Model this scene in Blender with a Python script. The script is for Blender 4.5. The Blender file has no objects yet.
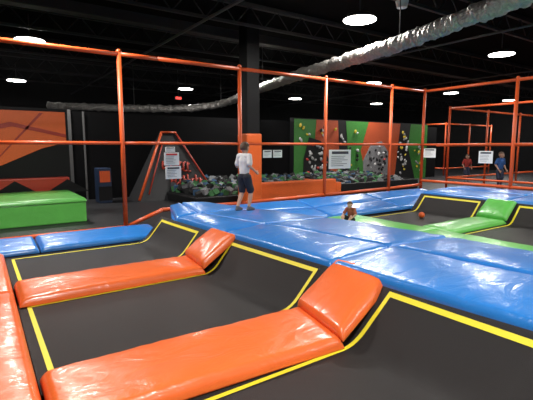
import bpy, bmesh, math, random
from mathutils import Vector, Matrix, noise
random.seed(7)
C=bpy.context; D=bpy.data
SC=C.scene
# ---------------------------------------------------------------- materials
def newmat(name):
    m=D.materials.new(name); m.use_nodes=True
    return m, m.node_tree, m.node_tree.nodes['Principled BSDF']
def plain(name,col,rough=.5,metal=0,bump=0,scale=20,var=0.0,coat=0,spec=.5,dist=.02,stretch=None):
    m,nt,b=newmat(name)
    b.inputs['Base Color'].default_value=(*col,1); b.inputs['Roughness'].default_value=rough
    b.inputs['Metallic'].default_value=metal; b.inputs['Coat Weight'].default_value=coat; b.inputs['Coat Roughness'].default_value=.15
    b.inputs['Specular IOR Level'].default_value=spec
    tc=nt.nodes.new('ShaderNodeTexCoord')
    n=nt.nodes.new('ShaderNodeTexNoise'); n.inputs['Scale'].default_value=scale; n.inputs['Detail'].default_value=4
    if stretch:
        mp=nt.nodes.new('ShaderNodeMapping'); mp.inputs['Scale'].default_value=stretch; mp.inputs['Rotation'].default_value=(0,0,.5)
        nt.links.new(tc.outputs['Object'],mp.inputs[0]); nt.links.new(mp.outputs[0],n.inputs['Vector'])
        n.inputs['Distortion'].default_value=.8
    else: nt.links.new(tc.outputs['Object'],n.inputs['Vector'])
    if var>0:
        mx=nt.nodes.new('ShaderNodeMix'); mx.data_type='RGBA'
        mx.inputs[6].default_value=(*[c*(1-var) for c in col],1); mx.inputs[7].default_value=(*[min(1,c*(1+var)) for c in col],1)
        nt.links.new(n.outputs['Fac'],mx.inputs[0]); nt.links.new(mx.outputs[2],b.inputs['Base Color'])
    if bump>0:
        bp=nt.nodes.new('ShaderNodeBump'); bp.inputs['Strength'].default_value=bump; bp.inputs['Distance'].default_value=dist
        nt.links.new(n.outputs['Fac'],bp.inputs['Height']); nt.links.new(bp.outputs['Normal'],b.inputs['Normal'])
        nt.links.new(bp.outputs['Normal'],b.inputs['Coat Normal'])
    return m
def emis(name,col,st):
    m,nt,b=newmat(name); b.inputs['Base Color'].default_value=(*col,1)
    b.inputs['Emission Color'].default_value=(*col,1); b.inputs['Emission Strength'].default_value=st
    return m
VK=dict(bump=.42,scale=2.4,dist=.04,stretch=(1,2.0,1))
ORANGE=plain('vinyl_orange',(.84,.15,.03),.34,var=.08,coat=.3,**VK)
BLUE=plain('vinyl_blue',(.022,.19,.57),.34,var=.10,coat=.35,**VK)
GREEN=plain('vinyl_green',(.12,.50,.085),.35,var=.07,coat=.3,**VK)
RED=plain('vinyl_red',(.42,.035,.015),.4,var=.1)
YEL=plain('webbing_yellow',(.80,.68,.03),.6,var=.05)
STEEL=plain('steel_orange',(.70,.10,.02),.4,var=.05)
BED=plain('trampoline_mesh',(.021,.0185,.018),.5,bump=.5,scale=220,var=.3,spec=.3)
BLACK=plain('paint_black',(.0038,.0038,.0042),.85,var=.2,spec=.08)
BLKV=plain('vinyl_black',(.007,.007,.0078),.55,var=.1,spec=.2)
FLOORM=plain('rubber_floor',(.016,.016,.018),.5,var=.35,scale=3,spec=.35)
GREY=plain('painted_grey',(.10,.10,.10),.5)
WHITE=plain('sign_white',(.75,.75,.72),.5)
INK=plain('sign_ink',(.05,.05,.06),.6)
INKR=plain('sign_ink_red',(.5,.03,.03),.6)
DUCT=plain('duct_foil',(.50,.48,.45),.38,metal=.7,bump=1.0,scale=16,var=.4,dist=.06)
LENS=emis('lamp_lens',(1,.97,.92),18)
EXIT=emis('exit_red',(1,.05,.04),3)
HOLD=[plain('hold_'+n,c,.5) for n,c in (('white',(.6,.6,.6)),('red',(.5,.04,.03)),('yellow',(.6,.45,.03)),('grey',(.3,.3,.3)),('green',(.08,.4,.08)))]
CLG=plain('climb_grey',(.24,.24,.25),.6,var=.2); CLB=plain('climb_black',(.010,.010,.011),.6,spec=.3)
CLO=plain('climb_orange',(.46,.075,.02),.5); CLGN=plain('climb_green',(.04,.20,.03),.5)
NET,nt,b=newmat('safety_netting')
b.inputs['Base Color'].default_value=(.008,.008,.008,1); b.inputs['Roughness'].default_value=.9
b.inputs['Specular IOR Level'].default_value=.05
tc=nt.nodes.new('ShaderNodeTexCoord'); sp=nt.nodes.new('ShaderNodeSeparateXYZ'); nt.links.new(tc.outputs['Object'],sp.inputs[0])
def M(op,a,bv=None):
    n=nt.nodes.new('ShaderNodeMath'); n.operation=op
    for i,x in enumerate((a,bv)):
        if x is None: continue
        if isinstance(x,(int,float)): n.inputs[i].default_value=x
        else: nt.links.new(x,n.inputs[i])
    return n.outputs[0]
hx=M('ADD',sp.outputs[0],sp.outputs[1])
g1=M('LESS_THAN',M('FRACT',M('MULTIPLY',hx,52.)),.07)
g2=M('LESS_THAN',M('FRACT',M('MULTIPLY',sp.outputs[2],52.)),.07)
nt.links.new(M('MAXIMUM',g1,g2),b.inputs['Alpha'])

# ---------------------------------------------------------------- mesh helpers
def link(o,parent=None):
    SC.collection.objects.link(o)
    if parent: o.parent=parent
    return o
def empty(name,loc=(0,0,0),rz=0):
    e=D.objects.new(name,None); e.location=loc; e.rotation_euler=(0,0,rz); e.empty_display_size=.1
    return link(e)
def obj(name,bm,mats,parent=None,smooth=False,loc=(0,0,0)):
    me=D.meshes.new(name); bmesh.ops.recalc_face_normals(bm,faces=bm.faces); bm.to_mesh(me); bm.free()
    for m in (mats if isinstance(mats,(list,tuple)) else [mats]): me.materials.append(m)
    if smooth:
        for p in me.polygons: p.use_smooth=True
    o=D.objects.new(name,me); o.location=loc
    return link(o,parent)
def box(bm,x0,x1,y0,y1,z0,z1,mi=0,bev=0):
    r=bmesh.ops.create_cube(bm,size=1,matrix=Matrix.Translation(((x0+x1)/2,(y0+y1)/2,(z0+z1)/2))@Matrix.Diagonal((abs(x1-x0),abs(y1-y0),abs(z1-z0),1)))
    fs={f for v in r['verts'] for f in v.link_faces}
    for f in fs: f.material_index=mi
    if bev>0:
        es={e for v in r['verts'] for e in v.link_edges}
        rr=bmesh.ops.bevel(bm,geom=list(es),offset=bev,segments=3,affect='EDGES',profile=.5)
        for f in rr['faces']: f.material_index=mi
def tube(bm,p,q,r,mi=0,n=10,r2=None):
    p,q=Vector(p),Vector(q); d=q-p; L=d.length
    mt=Matrix.Translation((p+q)/2)@d.to_track_quat('Z','Y').to_matrix().to_4x4()
    rr=bmesh.ops.create_cone(bm,cap_ends=True,segments=n,radius1=r,radius2=r if r2 is None else r2,depth=L,matrix=mt)
    for v in rr['verts']:
        for f in v.link_faces: f.material_index=mi; f.smooth=(len(f.verts)==4)
def ball(bm,c,r,mi=0,sub=2):
    rr=bmesh.ops.create_icosphere(bm,subdivisions=sub,radius=r,matrix=Matrix.Translation(c))
    for v in rr['verts']:
        for f in v.link_faces: f.material_index=mi; f.smooth=True
def cushion(bm,p00,p10,p11,p01,th=.1,mi=0,res=.09,wr=.008,edge=.07):
    """soft padded slab lying on the quad, rounded borders and small wrinkles"""
    P=[Vector(p) for p in (p00,p10,p11,p01)]
    nrm=((P[1]-P[0]).cross(P[3]-P[0])).normalized()
    if nrm.z<0: nrm=-nrm
    lu=max((P[1]-P[0]).length,(P[2]-P[3]).length); lv=max((P[3]-P[0]).length,(P[2]-P[1]).length)
    def ax(l):
        e=min(edge/l,.3); s=[0,e*.05,e*.2,e*.45,e*.75]; k=max(3,int(l/res))
        mid=[e+(1-2*e)*i/k for i in range(k+1)]
        return s+mid+[1-x for x in reversed(s)]
    U,V=ax(lu),ax(lv)
    def prof(t,l):
        d=min(t,1-t)*l
        if d>=edge: return 1
        q=1-d/edge; return math.sqrt(max(0,1-q*q))
    g=[];bt=[]
    for u in U:
        row=[];rb=[]
        for v in V:
            base=P[0]*(1-u)*(1-v)+P[1]*u*(1-v)+P[2]*u*v+P[3]*(1-u)*v
            h=min(prof(u,lu),prof(v,lv)) if (prof(u,lu)==1 or prof(v,lv)==1) else prof(u,lu)*prof(v,lv)
            puff=.025*(1-(2*u-1)**2)*(1-(2*v-1)**4)
            w=noise.noise(base*2.3)*wr+noise.noise(base*6)*wr*.4
            eb=math.exp(-min(u,1-u)*lu/.12)+math.exp(-min(v,1-v)*lv/.12)
            w+=eb*.004*math.sin((base.x*.9+base.y*.9)*30+noise.noise(base*2)*5)
            row.append(bm.verts.new(base+nrm*(h*(th+puff+w)))); rb.append(bm.verts.new(base-nrm*.01))
        g.append(row);bt.append(rb)
    n,m=len(U),len(V)
    def F(*vs):
        try:
            f=bm.faces.new(vs); f.material_index=mi; f.smooth=True
        except ValueError: pass
    for i in range(n-1):
        for j in range(m-1):
            F(g[i][j],g[i+1][j],g[i+1][j+1],g[i][j+1]); F(bt[i][j],bt[i][j+1],bt[i+1][j+1],bt[i+1][j])
    for i in range(n-1):
        F(g[i][0],bt[i][0],bt[i+1][0],g[i+1][0]); F(g[i][m-1],g[i+1][m-1],bt[i+1][m-1],bt[i][m-1])
    for j in range(m-1):
        F(g[0][j],g[0][j+1],bt[0][j+1],bt[0][j]); F(g[n-1][j],bt[n-1][j],bt[n-1][j+1],g[n-1][j+1])
def lerp(tab,y):
    tab=sorted(tab)
    if y<=tab[0][0]: return tab[0][1]
    for (a,b_),(c,d) in zip(tab,tab[1:]):
        if y<=c: return b_+(d-b_)*(y-a)/(c-a)
    return tab[-1][1]

# ---------------------------------------------------------------- room shell
X0,X1,Y0,Y1,ZC=-4.5,37,-7,31,6.3
bm=bmesh.new(); box(bm,X0,X1,Y0,Y1,-.1,0); obj('floor',bm,FLOORM)
bm=bmesh.new(); box(bm,X0,X1,Y0,Y1,ZC,ZC+.1); obj('ceiling',bm,BLACK)
for n,a in (('wall_back',(X0,X1,Y1,Y1+.1)),('wall_front',(X0,X1,Y0-.1,Y0)),('wall_left',(X0-.1,X0,Y0,Y1)),('wall_right',(X1,X1+.1,Y0,Y1))):
    bm=bmesh.new(); box(bm,*a,0,ZC); obj(n,bm,BLACK)
bm=bmesh.new(); box(bm,2.95,25.5,17,17.15,0,3.3); obj('wall_partition',bm,BLACK)
bm=bmesh.new(); box(bm,2.83,2.95,16.93,17.2,0,3.35,bev=.01); box(bm,3.35,3.41,16.93,17.0,0,3.3,bev=.01); obj('trim_1',bm,GREY)
TR=plain('truss_paint',(.028,.028,.03),.6)
for y in (3.2,7.2,11.2,15.2,19.2,23.2,27.2):
    bm=bmesh.new()
    box(bm,X0+.05,X1-.05,y-.06,y+.06,6.15,6.28); box(bm,X0+.05,X1-.05,y-.05,y+.05,5.6,5.68)
    x=X0+.1
    while x<X1-1.1:
        tube(bm,(x,y,5.64),(x+.5,y,6.2),.02,n=5); tube(bm,(x+.5,y,6.2),(x+1,y,5.64),.02,n=5); x+=1
    obj('roof_truss',bm,TR)
bm=bmesh.new()
for x in (5.5,13.5,21.5): tube(bm,(x,Y0+.05,5.5),(x,Y1-.05,5.5),.04)
obj('conduit_pipe',bm,GREY)
bm=bmesh.new()
box(bm,X0+.1,X1-.1,5.4,5.8,5.75,6.05,bev=.02); box(bm,X0+.1,X1-.1,13.2,13.6,5.75,6.05,bev=.02)
obj('supply_duct',bm,TR)

lamps=[(x,y) for y in (.5,8.45) for x in (1.0,8.9,16.5,24.5)]+[(x,16.1) for x in (1.7,10.1,18.1,25.5,33)]+[(2,26),(10.6,24.0),(19.2,24.3),(26.8,23.4),(1,-5.5),(8.9,-5.5),(16.5,-5.5)]
for i,(x,y) in enumerate(lamps):
    bm=bmesh.new()
    bmesh.ops.create_cone(bm,cap_ends=True,segments=32,radius1=.46,radius2=.30,depth=.14,matrix=Matrix.Translation((0,0,.07)))
    tube(bm,(0,0,.14),(0,0,ZC-5.46),.02)
    r=bmesh.ops.create_cone(bm,cap_ends=True,segments=32,radius1=.44,radius2=.44,depth=.02,matrix=Matrix.Translation((0,0,-.01)))
    for v in r['verts']:
        for f in v.link_faces: f.material_index=1
    o=obj('ceiling_light',bm,[GREY,LENS],loc=(x,y,5.45))
    ld=D.lights.new('lamp','AREA'); ld.shape='DISK'; ld.size=.75; ld.energy=315; ld.color=(1,.965,.92)
    l=D.objects.new('lamp',ld); link(l,o); l.location=(0,0,-.03)
# ---------------------------------------------------------------- air duct
path=[(6.9,.5,4.5),(7.4,2.2,4.5),(7.82,3.86,4.55),(8.77,7,4.5),(9.17,9.9,4.5),(10.1,15,4.5),(11.1,18.6,4.45),(11.0,20.3,4.25),(9.5,21.1,4.0),(7,22.4,4.0),(4.4,23.8,4.05),(3.2,24.4,4.1)]
cu=D.curves.new('c','CURVE'); cu.dimensions='3D'; s=cu.splines.new('NURBS'); s.points.add(len(path)-1)
for p,q in zip(s.points,path): p.co=(*q,1)
s.use_endpoint_u=True; s.order_u=4; s.resolution_u=60; cu.bevel_depth=.175; cu.bevel_resolution=6; cu.use_fill_caps=True
t=D.objects.new('t',cu); link(t); C.view_layer.update()
me=D.meshes.new_from_object(t.evaluated_get(C.evaluated_depsgraph_get())); D.objects.remove(t)
me.materials.clear(); me.materials.append(DUCT)
for p in me.polygons: p.use_smooth=True
nn=[v.normal.copy() for v in me.vertices]
for v,n in zip(me.vertices,nn): v.co+=n*(.014*math.sin(v.co.y*32+v.co.x*22)+.06*noise.noise(v.co*4.5)+.03*noise.noise(v.co*11))
duct=D.objects.new('air_duct',me); link(duct)
bm=bmesh.new()
for q in path[1:-1:2]: tube(bm,(q[0],q[1],q[2]+.1),(q[0],q[1],ZC),.012,n=6)
obj('hanger_wires',bm,GREY,duct)

# ---------------------------------------------------------------- court base
bm=bmesh.new(); box(bm,-1.2,12.7,-3,8.8,0.002,.16); obj('trampoline_deck',bm,BLKV)
LOW=[(-3,3.35),(1.26,3.20),(2.52,3.18),(3.26,3.12),(4.95,2.98),(7.25,2.84),(8.5,3.35)]
SEAM=[(-3,4.45),(1.77,4.28),(3.55,4.1),(4.2,4.0),(5.75,3.6),(7.23,3.25),(8.5,3.6)]
FAR=[(-3,5.5),(2.24,5.42),(3.66,5.34),(5.42,5.09),(6.69,4.68),(8.5,4.17)]
FOLD=lambda y: 2.54+.05*(6.2-y) if y>2.7 else 2.64
def trampoline(y0,y1,xa,fold,top,ztop,ys,sgn=1):
    bm=bmesh.new()
    def prof(y,t):
        xf,xt=fold(y),top(y)
        if t<=.6:
            return Vector((xa+(xf-.15-xa)*t/.6,y,.25))
        q=(t-.6)/.4
        p0=Vector((xf-.15,y,.25)); p1=Vector((xf,y,.25)); p2=Vector((xf+(xt-xf)*.25,y,.25+(ztop-.25)*.25)); p3=Vector((xt,y,ztop))
        if q<.35:
            w=q/.35; return p0*(1-w)**2+p1*2*w*(1-w)+p2*w*w
        w=(q-.35)/.65; return p2.lerp(p3,w)
    T=[.6*i/8 for i in range(9)]+[.6+.4*i/14 for i in range(1,15)]
    N=16; g=[]
    for j in range(N+1):
        y=y0+(y1-y0)*j/N; g.append([bm.verts.new(prof(y,t)) for t in T])
    for j in range(N):
        for i in range(len(T)-1):
            f=bm.faces.new((g[j][i],g[j][i+1],g[j+1][i+1],g[j+1][i])); f.smooth=True
    w=.042; tl=.965
    def strip(quads):
        prev=None
        for a,b2,n in quads:
            if n.z<0:n=-n
            va,vb=bm.verts.new(a+n*.006),bm.verts.new(b2+n*.006)
            if prev:
                f=bm.faces.new((prev[0],va,vb,prev[1])); f.material_index=1
            prev=(va,vb)
    for yy in ys:
        tt=[.022]+[t for t in T if t<tl and t>.022]+[tl]
        strip([(prof(yy-w/2,t),prof(yy+w/2,t),(prof(yy,min(1,t+.01))-prof(yy,max(0,t-.01))).cross(Vector((0,1,0))).normalized()) for t in tt])
    for t0,t1 in ((.022,.034),(tl-.028,tl)):
        q=[]
        for i in range(9):
            y=ys[0]+(ys[1]-ys[0])*i/8
            a,b2=prof(y,t0),prof(y,t1); q.append((a,b2,(b2-a).cross(Vector((0,1,0))).normalized()))
        strip(q)
    obj('trampoline',bm,[BED,YEL])
low=lambda y: lerp(LOW,min(y,7.25))
trampoline(5.9,7.68,.26,FOLD,low,.69,(7.52,6.12))
trampoline(3.2,5.25,.26,FOLD,low,.69,(5.12,3.45))
trampoline(-2.9,2.66,.26,FOLD,low,.69,(2.47,-2.5))
def opad(yl,yr,xr,tops,name,mat,xa=.27,zb=.27):
    bm=bmesh.new()
    cushion(bm,(xa,yl[0],zb),(xr[0],yr[0],zb),(xr[1],yr[1],zb),(xa,yl[1],zb),.09)
    cushion(bm,(xr[0]-.03,yr[0]-.01,zb+.07),(tops[0][0],tops[0][1],tops[0][2]),(tops[1][0],tops[1][1],tops[1][2]),(xr[1]-.03,yr[1]+.01,zb+.07),.09)
    obj(name,bm,mat)
opad((5.13,5.95),(5.13,5.90),(2.50,2.58),((3.03,5.12,.71),(3.0,5.80,.71)),'safety_pad',ORANGE)
opad((2.60,3.38),(2.47,3.30),(2.52,2.70),((3.37,2.62,.71),(3.27,3.32,.71)),'safety_pad',ORANGE)
bm=bmesh.new()
for a,b_ in ((-2.9,.2),(.22,2.86),(2.88,5.5),(5.52,7.68)):
    cushion(bm,(-.55,a,.27),(.25,a,.27),(.25,b_,.27),(-.55,b_,.27),.09)
obj('edge_pad',bm,ORANGE)
bm=bmesh.new()
for a,b_ in ((-1.2,.75),(.77,2.9)):
    cushion(bm,(a,7.7,.27),(b_,7.7,.27),(b_,8.6,.33),(a,8.6,.33),.08)
obj('edge_pad',bm,BLUE)
bm=bmesh.new()
ys=[-2.9,-1,1.2,3.3,5.4,7.0,8.55]
for a,b_ in zip(ys,ys[1:]):
    b2=b_-.012
    cushion(bm,(lerp(LOW,a),a,.67),(lerp(SEAM,a),a,.72),(lerp(SEAM,b2),b2,.72),(lerp(LOW,b2),b2,.67),.09,edge=.06)
    cushion(bm,(lerp(SEAM,a)+.012,a,.72),(lerp(FAR,a),a,.68),(lerp(FAR,b2),b2,.68),(lerp(SEAM,b2)+.012,b2,.72),.09,edge=.06)
yy=[-2.9+i*.5 for i in range(23)]+[8.55]
prev=None
for y in yy:
    sec=[(lerp(LOW,y)+.02,.17),(lerp(LOW,y)+.02,.665),(lerp(SEAM,y),.715),(lerp(FAR,y)-.02,.675),(lerp(FAR,y)-.02,.17)]
    r=[bm.verts.new((x,y,z)) for x,z in sec]
    if prev:
        for i in range(5):
            f=bm.faces.new((prev[i],prev[(i+1)%5],r[(i+1)%5],r[i]))
    else: bm.faces.new(r)
    prev=r
bm.faces.new(prev)
obj('raised_divider_pad',bm,BLUE)
# right court
trampoline(5.4,7.25,7.62,lambda y:9.85,lambda y:10.28,.70,(7.08,5.52))
trampoline(2.55,4.7,7.62,lambda y:9.85,lambda y:10.28,.70,(4.58,2.7))
trampoline(-2.9,1.9,7.62,lambda y:9.85,lambda y:10.28,.70,(1.75,-2.5))
opad((4.66,5.36),(4.66,5.36),(9.82,9.82),((10.28,4.68,.72),(10.28,5.34,.72)),'safety_pad',GREEN,xa=7.62)
opad((1.9,2.55),(1.9,2.55),(9.82,9.82),((10.28,1.92,.72),(10.28,2.53,.72)),'safety_pad',GREEN,xa=7.62)
bm=bmesh.new()
for a,b_ in ((-2.9,-.1),(-.08,2.4),(2.42,4.9),(4.92,7.25)):
    cushion(bm,(5.5,a,.3),(6.55,a,.3),(6.55,b_,.3),(5.5,b_,.3),.09)
    cushion(bm,(6.57,a,.27),(7.6,a,.27),(7.6,b_,.27),(6.57,b_,.27),.09)
obj('edge_pad',bm,GREEN)
bm=bmesh.new()
xs=[4.3,6.9,9.5,12.35]
for a,b_ in zip(xs,xs[1:]): 
    cushion(bm,(a,7.27 if a>5 else 8.0,.30),(b_-.01,7.27,.30),(b_-.01,7.95,.42),(a,7.95 if a>5 else 8.2,.42),.08)
    cushion(bm,(a,7.96 if a>5 else 8.2,.43),(b_-.01,7.96,.43),(b_-.01,8.7,.55),(a,8.7,.55),.08)
obj('edge_pad',bm,BLUE)
bm=bmesh.new()
ysr=[-2.9,-.3,2.25,4.9,7.26]
for a,b_ in zip(ysr,ysr[1:]):
    cushion(bm,(10.3,a,.67),(11.3,a,.72),(11.3,b_-.01,.72),(10.3,b_-.01,.67),.09)
    cushion(bm,(11.31,a,.72),(12.35,a,.72),(12.35,b_-.01,.72),(11.31,b_-.01,.72),.09)
box(bm,10.32,12.34,-2.88,7.24,.17,.67)
obj('raised_side_pad',bm,BLUE)

# ---------------------------------------------------------------- net enclosures
def enclosure(name,runs,ztop,r=.045,zmid=2.08,nopost=()):
    e=empty(name)
    bm=bmesh.new(); bn=bmesh.new()
    for (pts,zb) in runs:
        for (x,y),z in zip(pts,zb):
            if x in nopost: continue
            tube(bm,(x,y,0.0),(x,y,ztop+.05),r*1.05,n=12); ball(bm,(x,y,ztop+.05),r*1.2,sub=2)
        for (a,za),(b_,zb2) in zip(zip(pts,zb),zip(pts[1:],zb[1:])):
            a3=lambda z,p:(p[0],p[1],z)
            tube(bm,a3(ztop,a),a3(ztop,b_),r,n=12); tube(bm,a3(zmid,a),a3(zmid,b_),r*.75,n=10)
            tube(bm,a3(za,a),a3(zb2,b_),r,n=12)
            vs=[bn.verts.new(q) for q in (a3(za,a),a3(zb2,b_),a3(ztop,b_),a3(ztop,a))]
            bn.faces.new(vs)
    obj('frame',bm,STEEL,e); obj('netting',bn,NET,e)
    return e
NY=8.88
enc=enclosure('safety_net_enclosure',[
  ([(-3.0,NY),(-.25,NY),(2.5,NY),(3.3,NY),(5.32,NY),(8.1,NY),(10.87,NY),(12.55,NY)],[.32,.32,.32,.62,.62,.65,.68,.72]),
  ([(12.55,NY),(12.5,5.9),(12.5,2.9),(12.5,-.1),(12.5,-3)],[.86,.86,.86,.86,.86])],3.85,nopost=(3.3,))
enclosure('safety_net_enclosure',[
  ([(19,12),(22.5,12),(26,12),(30,12),(34,12)],[.5]*5),([(19,12),(19,9),(19,6),(19,3),(19,0)],[.5]*5)],3.85,r=.05)
enclosure('safety_net_enclosure',[([(27,17.3),(27,20),(27,24)],[.5]*3),([(27,17.3),(30,17.3),(33,17.3)],[.5]*3)],3.6,r=.05)

def sign(x,y,w,z0,z1,axis='x',red=False,lines=5):
    bm=bmesh.new(); h=z1-z0
    box(bm,-w/2,w/2,-.008,.008,0,h,0,bev=.004)
    box(bm,-w*.38,w*.38,-.011,-.009,h*.78,h*.92,2 if red else 1)
    for i in range(lines):
        z=h*(.66-.6*i/lines); ww=w*random.uniform(.25,.4)
        box(bm,-w*.4,-w*.4+ww*1.9,-.011,-.009,z-h*.01,z+h*.015,1)
    o=obj('rules_sign',bm,[WHITE,INK,INKR],loc=(x,y,z0))
    if axis=='y': o.rotation_euler=(0,0,-math.pi/2)
yy=NY-.07
sign(3.53,yy,.34,1.60,1.88,red=True); sign(3.56,yy,.36,1.30,1.58); sign(3.5,yy,.22,1.89,2.0,lines=2)
sign(6.08,yy,.26,1.73,1.92,lines=3); sign(6.4,yy,.28,1.73,1.92,lines=3)
sign(8.62,yy,.86,1.38,1.92,lines=6)
sign(12.42,8.5,.45,1.65,1.95,'y'); sign(12.42,6.62,.42,1.52,1.88,'y')

# ---------------------------------------------------------------- background things
e=empty('padded_platform')
bm=bmesh.new(); box(bm,-2.5,2.35,12.0,14.6,0,.56,bev=.03); obj('block',bm,GREEN,e)
bm=bmesh.new()
for a,b_ in ((-2.5,-.1),(-.08,2.37)): cushion(bm,(a,11.98,.56),(b_,11.98,.56),(b_,14.6,.56),(a,14.6,.56),.09)
obj('top_pad',bm,GREEN,e)
e=empty('padded_game_wall')
bm=bmesh.new(); box(bm,-4.3,2.5,14.95,15.1,0,3.2); obj('panel',bm,BLKV,e)
bm=bmesh.new()
def poly(bm,pts,y,mi=0,d=.03):
    f=bm.faces.new([bm.verts.new((x,y,z)) for x,z in pts]); f.material_index=mi
    r=bmesh.ops.extrude_face_region(bm,geom=[f]); 
    for v in [g for g in r['geom'] if isinstance(g,bmesh.types.BMVert)]: v.co.y-=d
    for g in r['geom']:
        if isinstance(g,bmesh.types.BMFace):
            g.material_index=mi
            for ed in g.edges:
                for ff in ed.link_faces: ff.material_index=mi
poly(bm,[(-4.2,3.1),(2.42,3.1),(2.42,2.15),(1.7,1.95),(.6,1.45),(-.4,1.25),(-4.2,1.2)],14.94,0)
poly(bm,[(-4.2,2.7),(-.2,2.45),(.9,2.75),(2.42,2.4),(2.42,2.3),(.95,2.62),(-.2,2.33),(-4.2,2.6)],14.90,1,.01)
poly(bm,[(1.7,3.05),(1.8,3.05),(.4,1.5),(.3,1.42)],14.90,1,.01)
obj('orange_panel',bm,[plain('wall_orange',(.80,.13,.02),.5),RED],e)
bm=bmesh.new()
box(bm,-4.2,2.42,14.7,14.94,.5,1.05,0,bev=.04)
x=-4.1
while x<2.2:
    poly(bm,[(x,.56),(x+1.3,.56),(x+.65,.98)],14.695,1,.01); x+=1.45
obj('kick_pad',bm,[RED,BLKV],e)
bm=bmesh.new(); box(bm,7.5,8.0,12.05,12.55,0,ZC-.001,0,bev=.02); 
box(bm,7.44,8.06,11.99,12.61,0,2.45,1,bev=.05)
obj('padded_support_column',bm,[BLKV,ORANGE])
# sloped graffiti board
e=empty('sloped_jump_wall')
BRD=plain('board_charcoal',(.018,.018,.02),.6)
bm=bmesh.new()
v=[bm.verts.new(p) for p in ((4.75,15.2,0),(8.0,15.2,0),(6.7,16.3,2.6),(6.1,16.3,2.6),(4.75,16.4,0),(8.0,16.4,0),(6.7,16.4,2.6),(6.1,16.4,2.6))]
for q in ((0,1,2,3),(4,7,6,5),(0,3,7,4),(1,5,6,2),(3,2,6,7),(0,4,5,1)): bm.faces.new([v[i] for i in q])
obj('board',bm,BRD,e)
bm=bmesh.new()
def onb(x,z): return (x,15.2+1.1*z/2.6-.03,z)
def bar(p,q,r,mi=0): tube(bm,onb(*p),onb(*q),r,mi,n=6)
bar((4.8,.05),(6.1,2.55),.05); bar((7.95,.05),(6.72,2.55),.035,1); bar((6.08,2.58),(6.74,2.58),.04)
for row,(x0_,z0_,n_,h_) in enumerate(((5.9,1.15,7,.42),(6.15,.55,8,.42))):
    for i in range(n_):
        x=x0_+.17*i; z=z0_-.02*i
        bar((x,z),(x+.05,z+h_*random.uniform(.7,1.1)),.035,1); bar((x,z+h_*.5),(x+.13,z+h_*random.uniform(.3,.9)),.03,1)
        bar((x,z),(x+.13,z+random.uniform(0,.12)),.028,1)
bar((5.2,.25),(6.1,2.2),.025,1)
obj('graphic',bm,[STEEL,RED],e)
bm=bmesh.new(); box(bm,3.5,3.95,15.6,16.2,0,1.25,0,bev=.03); box(bm,3.55,3.9,15.57,15.6,.75,1.15,1); box(bm,3.5,3.95,15.57,15.6,.1,.6,2)
obj('arcade_cabinet',bm,[plain('cabinet_blue',(.015,.03,.07),.4),STEEL,BLKV])
# foam pit
e=empty('foam_pit')
bm=bmesh.new(); box(bm,8.4,12.2,12.65,12.95,0,.70,0,bev=.05); box(bm,12.2,12.5,12.65,16.6,0,.55,0,bev=.04); obj('orange_wall',bm,ORANGE,e)
bm=bmesh.new(); box(bm,5.9,8.4,12.75,12.95,0,.3,0,bev=.03); box(bm,5.9,6.1,12.95,16.6,0,.3,0,bev=.03); box(bm,12.5,17.8,12.75,12.95,0,.45,0,bev=.03)
box(bm,17.6,17.8,12.95,16.6,0,.45); obj('black_wall',bm,BLKV,e)
FC=[plain('foam_'+n,c,.9) for n,c in (('black',(.010,.010,.010)),('grey',(.20,.21,.22)),('green',(.05,.17,.06)),('blue',(.03,.08,.16)),('charcoal',(.04,.04,.045)))]
bm=bmesh.new()
def cubeat(x,y,z,s,mi):
    mt=Matrix.Translation((x,y,z))@Matrix.Rotation(random.uniform(0,3),4,'Z')@Matrix.Rotation(random.uniform(-.6,.6),4,'X')@Matrix.Rotation(random.uniform(-.6,.6),4,'Y')
    r=bmesh.ops.create_cube(bm,size=s,matrix=mt)
    for vv in r['verts']:
        for f in vv.link_faces: f.material_index=mi
x=6.25
while x<17.4:
    y=13.15
    while y<16.5:
        if not(12.05<x<12.65):
            h=.34+.22*(y-13)/3.5+random.uniform(-.08,.12)
            cubeat(x+random.uniform(-.05,.05),y,h,.2,random.choice([0,0,0,1,1,2,2,3,4]))
        y+=.19
    x+=.2
box(bm,6.1,12.2,12.95,16.6,0,.3,0); box(bm,12.5,17.6,12.95,16.6,0,.3,0)
obj('foam_cubes',bm,FC,e)
# climbing wall
e=empty('climbing_wall')
bm=bmesh.new(); box(bm,13.1,24.0,16.7,16.98,0,3.45,4)
def ang(pts,mi,y): poly(bm,pts,y,mi,.02)
ang([(13.15,0),(14.3,0),(14.6,3.4),(13.15,3.4)],1,16.70)
ang([(14.3,0),(16.4,0),(16.1,3.4),(14.6,3.4)],0,16.69)
ang([(13.7,.1),(15.7,.1),(15.5,1.3),(14.9,2.3),(14.1,2.5),(13.75,1.4)],2,16.66)
ang([(16.4,0),(17.1,0),(16.7,3.4),(16.1,3.4)],2,16.69)
ang([(17.1,0),(18.5,0),(17.9,1.8),(18.5,3.4),(16.7,3.4)],1,16.68)
ang([(18.5,0),(20.9,0),(21.3,3.4),(18.5,3.4),(17.9,1.8)],0,16.69)
ang([(18.2,.1),(20.2,.1),(20.45,1.5),(19.6,2.35),(18.7,2.1),(18.1,1.2)],3,16.66)
ang([(20.9,0),(22.9,0),(22.1,2.0),(22.3,3.4),(21.3,3.4)],2,16.69)
ang([(22.9,0),(24.0,0),(24.0,3.4),(22.3,3.4),(22.1,2.0)],1,16.69)
obj('panels',bm,[CLO,CLGN,CLB,CLG,BLKV],e)
bm=bmesh.new()
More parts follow.
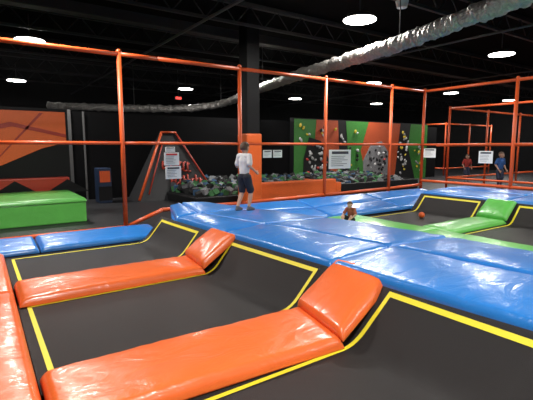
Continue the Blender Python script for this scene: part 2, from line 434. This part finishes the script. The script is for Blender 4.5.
zones=[(14.6,1.25,.7,.95,34,[0,0,3,3,1]),(19.3,1.2,.85,.95,34,[5,5,0,1,5]),(21.6,1.6,.55,1.4,30,[0,3,3,2]),(23.2,1.6,.5,1.3,14,[0,3,2]),(16.5,1.7,.25,1.3,10,[0,3]),(15.4,2.7,.6,.5,6,[0,5,2]),(17.4,1.7,.4,1.4,9,[0,2,5]),(13.7,2.6,.4,.6,6,[0,2])]
for cx,cz,rx,rz,k,cs in zones:
    for i in range(k):
        a=random.uniform(0,6.28); q=math.sqrt(random.random())
        x=cx+rx*q*math.cos(a); z=cz+rz*q*math.sin(a); r=random.uniform(.05,.09)
        mt=Matrix.Translation((x,16.61,z))@Matrix.Rotation(random.uniform(0,3),4,'Y')@Matrix.Diagonal((1.5,.8,1,1))
        rr=bmesh.ops.create_icosphere(bm,subdivisions=1,radius=r,matrix=mt); mi=random.choice(cs)
        for vv in rr['verts']:
            for f in vv.link_faces: f.material_index=mi
obj('holds',bm,HOLD+[CLB],e)
bm=bmesh.new(); box(bm,-.2,.2,-.04,.04,0,.2,0,bev=.01); box(bm,-.16,.16,-.045,-.041,.04,.16,1); tube(bm,(0,0,.2),(0,0,1.7),.012,n=6)
obj('exit_sign',bm,[GREY,EXIT],loc=(9.5,22.5,4.6))
bm=bmesh.new(); bmesh.ops.create_cone(bm,cap_ends=True,segments=24,radius1=.12,radius2=.16,depth=.16,matrix=Matrix.Translation((0,0,0))); tube(bm,(0,0,.08),(0,0,.8),.012,n=6)
obj('ceiling_sensor',bm,WHITE,loc=(8.95,7.1,5.5))  # round pale sensor hung from the ceiling
RUB=plain('rubber_orange',(.75,.12,.02),.4)
bm=bmesh.new(); ball(bm,(0,0,0),.075,sub=3); obj('dodgeball',bm,RUB,loc=(9.0,6.3,.328))

# ---------------------------------------------------------------- people
SKIN=plain('skin',(.52,.29,.20),.5); HAIRB=plain('hair_brown',(.09,.05,.028),.6,bump=.5,scale=80)
TEEW=plain('cotton_white',(.66,.66,.66),.85,bump=.3,scale=25); SHORT=plain('shorts_navy',(.014,.016,.024),.8)
SOCK=plain('sock_grey',(.1,.1,.11),.8); EYE=plain('eye_white',(.7,.7,.7),.3); IRIS=plain('iris',(.03,.02,.015),.3); LIP=plain('lip',(.35,.1,.08),.5)
REDT=plain('cotton_red',(.45,.04,.03),.85); BLUET=plain('cotton_blue',(.02,.09,.30),.85); JEAN=plain('denim',(.03,.04,.08),.85); TAN=plain('cotton_brown',(.36,.10,.05),.85)
def sph(c,r,sc=(1,1,1),n=10):
    out=[]
    for i in range(n+1):
        th=math.pi*i/n
        for j in range(n*2):
            ph=math.pi*j/n
            out.append(Vector(c)+Vector((r*sc[0]*math.sin(th)*math.cos(ph),r*sc[1]*math.sin(th)*math.sin(ph),r*sc[2]*math.cos(th))))
    return out
def person(name,J,mats,S,loc,rz,hair_long=False,headyaw=0,vox=.009):
    shirt,pants,feet=mats; ML=[SKIN,shirt,pants,feet]
    e=empty(name,loc,rz)
    segs=[]
    def seg(a,b_,ra,rb,mi,sca=(1,1,1),scb=None): segs.append((Vector(a),Vector(b_),ra,rb,mi,sca,scb or sca))
    pel,wa,ch,nk,hd=[Vector(J[k]) for k in ('pelvis','waist','chest','neck','head')]
    bare = pants is SHORT
    seg(pel,wa,.100,.090,2,(1.1,.8,.8)); seg(wa+Vector((0,0,-.04)),ch,.102,.114,1,(1.08,.80,1)); seg(ch,ch.lerp(nk,.6),.112,.075,1,(1.1,.75,.7))
    seg(ch.lerp(nk,.6),Vector(J['shR'])*.85+nk*.15,.06,.052,1); seg(ch.lerp(nk,.6),Vector(J['shL'])*.85+nk*.15,.06,.052,1)
    seg(nk-(hd-nk)*.15,hd-(hd-nk)*.3,.036,.038,0)
    for s_ in 'RL':
        sh,el,wr=[Vector(J[k+s_]) for k in ('sh','el','wr')]
        mid=sh.lerp(el,.75)
        seg(sh,mid,.052,.054,1); seg(mid,el,.034,.030,0); seg(el,wr,.031,.020,0)
        hp,kn,an=[Vector(J[k+s_]) for k in ('hp','kn','an')]
        mk=hp.lerp(kn,.88)
        seg(hp,mk,.085,.072,2); seg(mk,kn,.050,.046,0 if bare else 2)
        cf=kn.lerp(an,.3); seg(kn,cf,.044,.046,0 if bare else 2); seg(cf,an,.046,.029,0 if bare else 2)
        toe=Vector(J['to'+s_]); d=(toe-an)
        seg(an,an+Vector((0,0,-.015)),.034,.036,3)
        f0=Vector((an.x-d.x*.2,an.y-d.y*.2,toe.z+.004)); seg(f0,toe,.032,.030,3,(1,1,.8)); seg(an,toe,.03,.025,3)
        hd_=(wr-el).normalized()
        side=Vector((0,1,0))-hd_*hd_.y if abs(hd_.y)<.9 else Vector((0,0,1))-hd_*hd_.z
        side.normalize(); pn=hd_.cross(side)
        if s_=='L': pn=-pn
        pc=wr+hd_*.045
        seg(wr,pc,.02,.026,0); seg(pc-side*.014,pc+side*.014,.018,.018,0)
        for i,(o_,ln) in enumerate(((-.021,.036),(-.007,.046),(.007,.05),(.021,.045))):
            b0=pc+side*o_+hd_*.012; b1=b0+hd_*ln*.55; b2=b1+(hd_*.8+pn*.6).normalized()*ln*.5
            seg(b0,b1,.0085,.008,0); seg(b1,b2,.008,.0065,0)
        t0=pc+side*.018-hd_*.02; t1=t0+(side*.9+hd_*.7).normalized()*.03; seg(t0,t1,.0105,.009,0); seg(t1,t1+(hd_+side*.2).normalized()*.022,.009,.0075,0)
    R=Matrix.Rotation(headyaw,3,'Z'); H=lambda x,y,z: hd+R@Vector((x,y,z))
    seg(H(0,-.01,.02),H(0,.005,.015),.088,.085,0,(.86,1,1.05)); seg(H(0,.015,0),H(0,.045,-.065),.068,.034,0)
    seg(H(0,.083,.01),H(0,.098,-.02),.009,.014,0)
    for sx in (-1,1): seg(H(sx*.076,-.01,.012),H(sx*.082,-.018,-.018),.016,.010,0)
    seg(H(0,.082,-.048),H(0,.084,-.05),.014,.014,0)
    bm=bmesh.new()
    for a,b_,ra,rb,mi,sa,sb in segs:
        vs=[bm.verts.new(p) for p in sph(a,ra,sa,6)+sph(b_,rb,sb,6)]
        r=bmesh.ops.convex_hull(bm,input=vs,use_existing_faces=False)
        dd=[g for g in r['geom_interior'] if isinstance(g,bmesh.types.BMVert) and g.is_valid]
        bmesh.ops.delete(bm,geom=list(set(dd)),context='VERTS')
    me=D.meshes.new('tmp'); bm.to_mesh(me); bm.free()
    t=D.objects.new('tmp',me); link(t)
    md=t.modifiers.new('r','REMESH'); md.mode='VOXEL'; md.voxel_size=vox; md.use_smooth_shade=True
    md=t.modifiers.new('s','SMOOTH'); md.factor=.5; md.iterations=2
    C.view_layer.update()
    me2=D.meshes.new_from_object(t.evaluated_get(C.evaluated_depsgraph_get())); D.objects.remove(t)
    me2.materials.clear()
    for m in ML: me2.materials.append(m)
    for p in me2.polygons:
        c=p.center; best=9;mi=0
        for a,b_,ra,rb,m_,sa,sb in segs:
            d=b_-a; tt=max(0,min(1,(c-a).dot(d)/max(d.length_squared,1e-9))); q=a+d*tt-c
            dist=q.length-(ra+(rb-ra)*tt)*(.92 if m_==1 or m_==2 else 1)
            if dist<best: best=dist;mi=m_
        p.material_index=mi; p.use_smooth=True
    mvs={}
    for p in me2.polygons:
        for i in p.vertices: mvs[i]=p.material_index
    nn=[v.normal.copy() for v in me2.vertices]
    for vtx,n in zip(me2.vertices,nn):
        if mvs.get(vtx.index) in (1,2): vtx.co+=n*(.008*noise.noise(Vector((vtx.co.x*14,vtx.co.y*14,vtx.co.z*9))))
        vtx.co*=S
    o=D.objects.new('body',me2); link(o,e)
    bm=bmesh.new(); bmesh.ops.create_uvsphere(bm,u_segments=28,v_segments=20,radius=1)
    for v in list(bm.verts):
        x,y,z=v.co
        cut = z< -.1 and y>-.15 or (y>.35 and z<.42) or z<(-.95 if hair_long else -.55) or (abs(x)>.8 and z<.15 and y>-.3)
        if cut: bm.verts.remove(v)
        else:
            n=1+.04*noise.noise(v.co*5)
            v.co=(hd+R@Vector((x*.083*n,-.008+y*.101*n,.022+z*.1*n)))*S
    ho=obj('hair',bm,HAIRB,e,True); md=ho.modifiers.new('s','SOLIDIFY'); md.thickness=.012; md.offset=0
    bm=bmesh.new()
    for sx in (-1,1):
        ball(bm,H(sx*.031,.072,.012)*S,.012*S,0); ball(bm,H(sx*.031,.0815,.012)*S,.0055*S,1)
        tube(bm,H(sx*.018,.083,.032)*S,H(sx*.045,.076,.033)*S,.003*S,3,6)
    tube(bm,H(-.018,.088,-.046)*S,H(.018,.088,-.046)*S,.004*S,2,6)
    obj('face',bm,[EYE,IRIS,LIP,HAIRB],e)
    return e
walk=dict(pelvis=(0,0,.66),waist=(0,0,.78),chest=(0,.01,.95),neck=(0,.0,1.075),head=(0,.02,1.175),
 shR=(.135,0,1.03),elR=(.185,-.05,.85),wrR=(.18,.11,.75),shL=(-.135,0,1.03),elL=(-.19,.0,.84),wrL=(-.2,.17,.78),
 hpR=(.07,0,.64),knR=(.075,.10,.36),anR=(.075,.04,.07),toR=(.085,.16,.028),
 hpL=(-.07,0,.64),knL=(-.075,.02,.355),anL=(-.07,-.12,.08),toL=(-.08,-.0,.028))
person('boy',walk,(TEEW,SHORT,SOCK),1.0,(4.12,6.73,.80),math.radians(-75),headyaw=.3)
stand=dict(walk); stand.update(anL=(-.07,0,.07),toL=(-.085,.11,.028),knL=(-.075,.02,.36),anR=(.07,0,.07),toR=(.085,.11,.028),knR=(.075,.02,.36),wrR=(.17,.1,.66),wrL=(-.17,.1,.68))
person('man',stand,(BLUET,JEAN,SOCK),1.37,(20.5,10.2,0),math.radians(170),vox=.012)
person('woman',stand,(REDT,JEAN,SOCK),1.22,(23,13.3,0),math.radians(150),hair_long=True,vox=.012)
sit=dict(pelvis=(0,0,.085),waist=(0,-.03,.2),chest=(0,.01,.36),neck=(0,.06,.47),head=(0,.11,.56),
 shR=(.13,.03,.43),elR=(.2,.12,.27),wrR=(.17,.30,.22),shL=(-.13,.03,.43),elL=(-.2,.1,.27),wrL=(-.17,.28,.2),
 hpR=(.08,.02,.09),knR=(.13,.27,.22),anR=(.1,.46,.05),toR=(.12,.57,.035),hpL=(-.08,.02,.09),knL=(-.13,.27,.22),anL=(-.1,.46,.05),toL=(-.12,.57,.035))
person('seated_child',sit,(TAN,SHORT,SKIN),.66,(6.42,6.2,.425),math.radians(110))

# ---------------------------------------------------------------- camera, world
w=D.worlds.new('world'); SC.world=w; w.use_nodes=True
w.node_tree.nodes['Background'].inputs[0].default_value=(.02,.02,.025,1)
cd=D.cameras.new('camera'); cd.sensor_width=36; cd.lens=36*420/533; cd.clip_end=200
cam=D.objects.new('camera',cd); link(cam); cam.location=(0,0,2.0)
cam.rotation_euler=(math.radians(90)-math.atan(53/420),0,-math.radians(34.5))
SC.camera=cam
SC.view_settings.view_transform='Standard'
